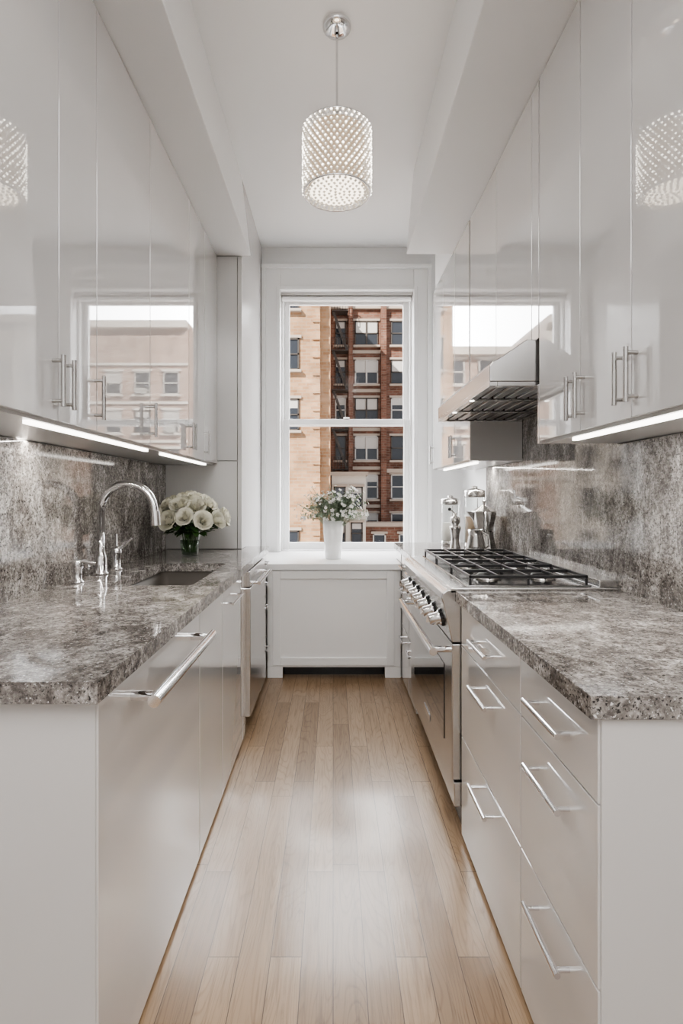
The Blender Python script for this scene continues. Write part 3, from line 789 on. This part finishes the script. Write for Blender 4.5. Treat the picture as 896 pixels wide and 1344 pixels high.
# apartment blocks further along the street
for (x0, x1, Y, H) in ((-24, -5.4, 35, 13.0), (8.8, 30, 38, 13.6)):
    g = Group('apartment_building')
    b = MB(); xm = x0 + (x1 - x0) * (.38 if x0 > 0 else .62)
    b.box(x0, xm, Y, Y + 8, -14, H, M_PALE if x0 > 0 else M_BWALL); b.box(xm, x1, Y - .4, Y + 8, -14, H - 2.2, M_BWALL if x0 > 0 else M_PALE)
    b.box(x0, xm, Y - .5, Y, H - .5, H, M_STONEW); b.box(xm, x1, Y - .9, Y - .4, H - 2.7, H - 2.2, M_STONEW)
    b.build('brick_walls', g)
    b = MB()
    z = -10.0
    while z < H - 3.0:
        x = x0 + 1.2
        while x < x1 - .8:
            if abs(x - xm) > .9:
                bwin(b, x, z, 1.15, 1.65, Y if x < xm else Y - .4, M_WFR if random.random() < .6 else M_DKFR, True, random.random() < .2, M_STONEW)
            x += 2.05
        b.box(x0, xm, Y - .15, Y, z + 1.25, z + 1.42, M_STONEW); b.box(xm, x1, Y - .55, Y - .4, z + 1.25, z + 1.42, M_STONEW)
        z += 2.75
    b.build('windows', g); g.done()
g = Group('townhouse')
b = MB(); Y = 36
b.box(-.1, 2.2, Y, Y + 3, -14, 2.6, M_BWALL); b.box(-.25, 2.35, Y - .25, Y + 3, 2.6, 2.85, M_STONE)
b.box(2.2, 8, Y + 1, Y + 3, -14, -.9, M_RED); b.box(2.1, 8, Y + .8, Y + 3, -.9, -.65, M_STONE)
b.build('walls', g)
b = MB()
for z in (-9.2, -6.2, -3.2, -1.3, 1.1):
    for x in (.45, 1.6): bwin(b, x, z, .8, 1.5, Y, M_DKFR, True)
for z in (-8, -5, -2.1):
    for x in (3.2, 5.0, 6.8): bwin(b, x, z, .9, 1.4, Y + 1, M_WFR, True)
b.build('windows', g)
g.done()
one('street_ground', lambda b: b.box(-60, 70, 6, 80, -14.3, -14, M_STONE))

# ------------------------------------------------------------------ lights
def area(name, loc, target, sx, sy, power, col=(1, 1, 1)):
    l = bpy.data.lights.new(name, 'AREA'); l.shape = 'RECTANGLE'; l.size = sx; l.size_y = sy; l.energy = power; l.color = col
    o = bpy.data.objects.new(name, l); o.location = loc
    o.rotation_euler = (Vector(target) - Vector(loc)).to_track_quat('-Z', 'Y').to_euler(); COL.objects.link(o); return o
area('room_fill_light', (0, -1.15, 3.33), (0, -1.14, 0), .95, 2.5, 43, (1, .99, .975))  # unseen fill panel added behind the camera to brighten the kitchen
area('undercabinet_light', (UL - .046, 1.9, ZU - .026), (UL - .10, 1.9, 0), .018, 1.6, 4.0, (1, .95, .88))
area('undercabinet_light', (UR + .046, 1.45, ZR - .026), (UR + .10, 1.45, 0), .018, .7, 2.5, (1, .95, .88))
area('undercabinet_light', (UR + .066, 3.55, ZR - .026), (UR + .10, 3.55, 0), .018, .9, 2.5, (1, .95, .88))
s = bpy.data.lights.new('sun', 'SUN'); s.energy = 6.5; s.angle = math.radians(.6); s.color = (1, .93, .83)
o = bpy.data.objects.new('sun', s); o.rotation_euler = Vector((.85, 1.0, -.9)).to_track_quat('-Z', 'Y').to_euler(); COL.objects.link(o)
# sky: brighter haze beyond the street (+Y), deeper sky behind the house
w = bpy.data.worlds.new('world'); sc.world = w; w.use_nodes = True; nt = w.node_tree
bg = nt.nodes['Background']; tc = N(nt, 'ShaderNodeTexCoord'); sp = N(nt, 'ShaderNodeSeparateXYZ'); nt.links.new(tc.outputs['Generated'], sp.inputs[0])
mr = N(nt, 'ShaderNodeMapRange'); nt.links.new(sp.outputs['Y'], mr.inputs[0])
mr.inputs[1].default_value = -.2; mr.inputs[2].default_value = .7; mr.inputs[3].default_value = .7; mr.inputs[4].default_value = 8.4
nt.links.new(mr.outputs[0], bg.inputs[1]); bg.inputs[0].default_value = (.975, .985, 1.0, 1)
# ------------------------------------------------------------------ camera
cam = bpy.data.cameras.new('camera'); co = bpy.data.objects.new('camera', cam); COL.objects.link(co)
co.location = (0, 0, 1.27); co.rotation_euler = (math.radians(90), 0, 0)
cam.sensor_fit = 'VERTICAL'; cam.sensor_height = 36; cam.sensor_width = 24
cam.lens = 700 / 1344 * 36
cam.shift_x = 11 / 1344; cam.shift_y = -22 / 1344; cam.clip_start = .02; cam.clip_end = 300
sc.camera = co
sc.view_settings.view_transform = 'AgX'
sc.view_settings.look = 'AgX - Medium High Contrast'
sc.view_settings.exposure = 0.88
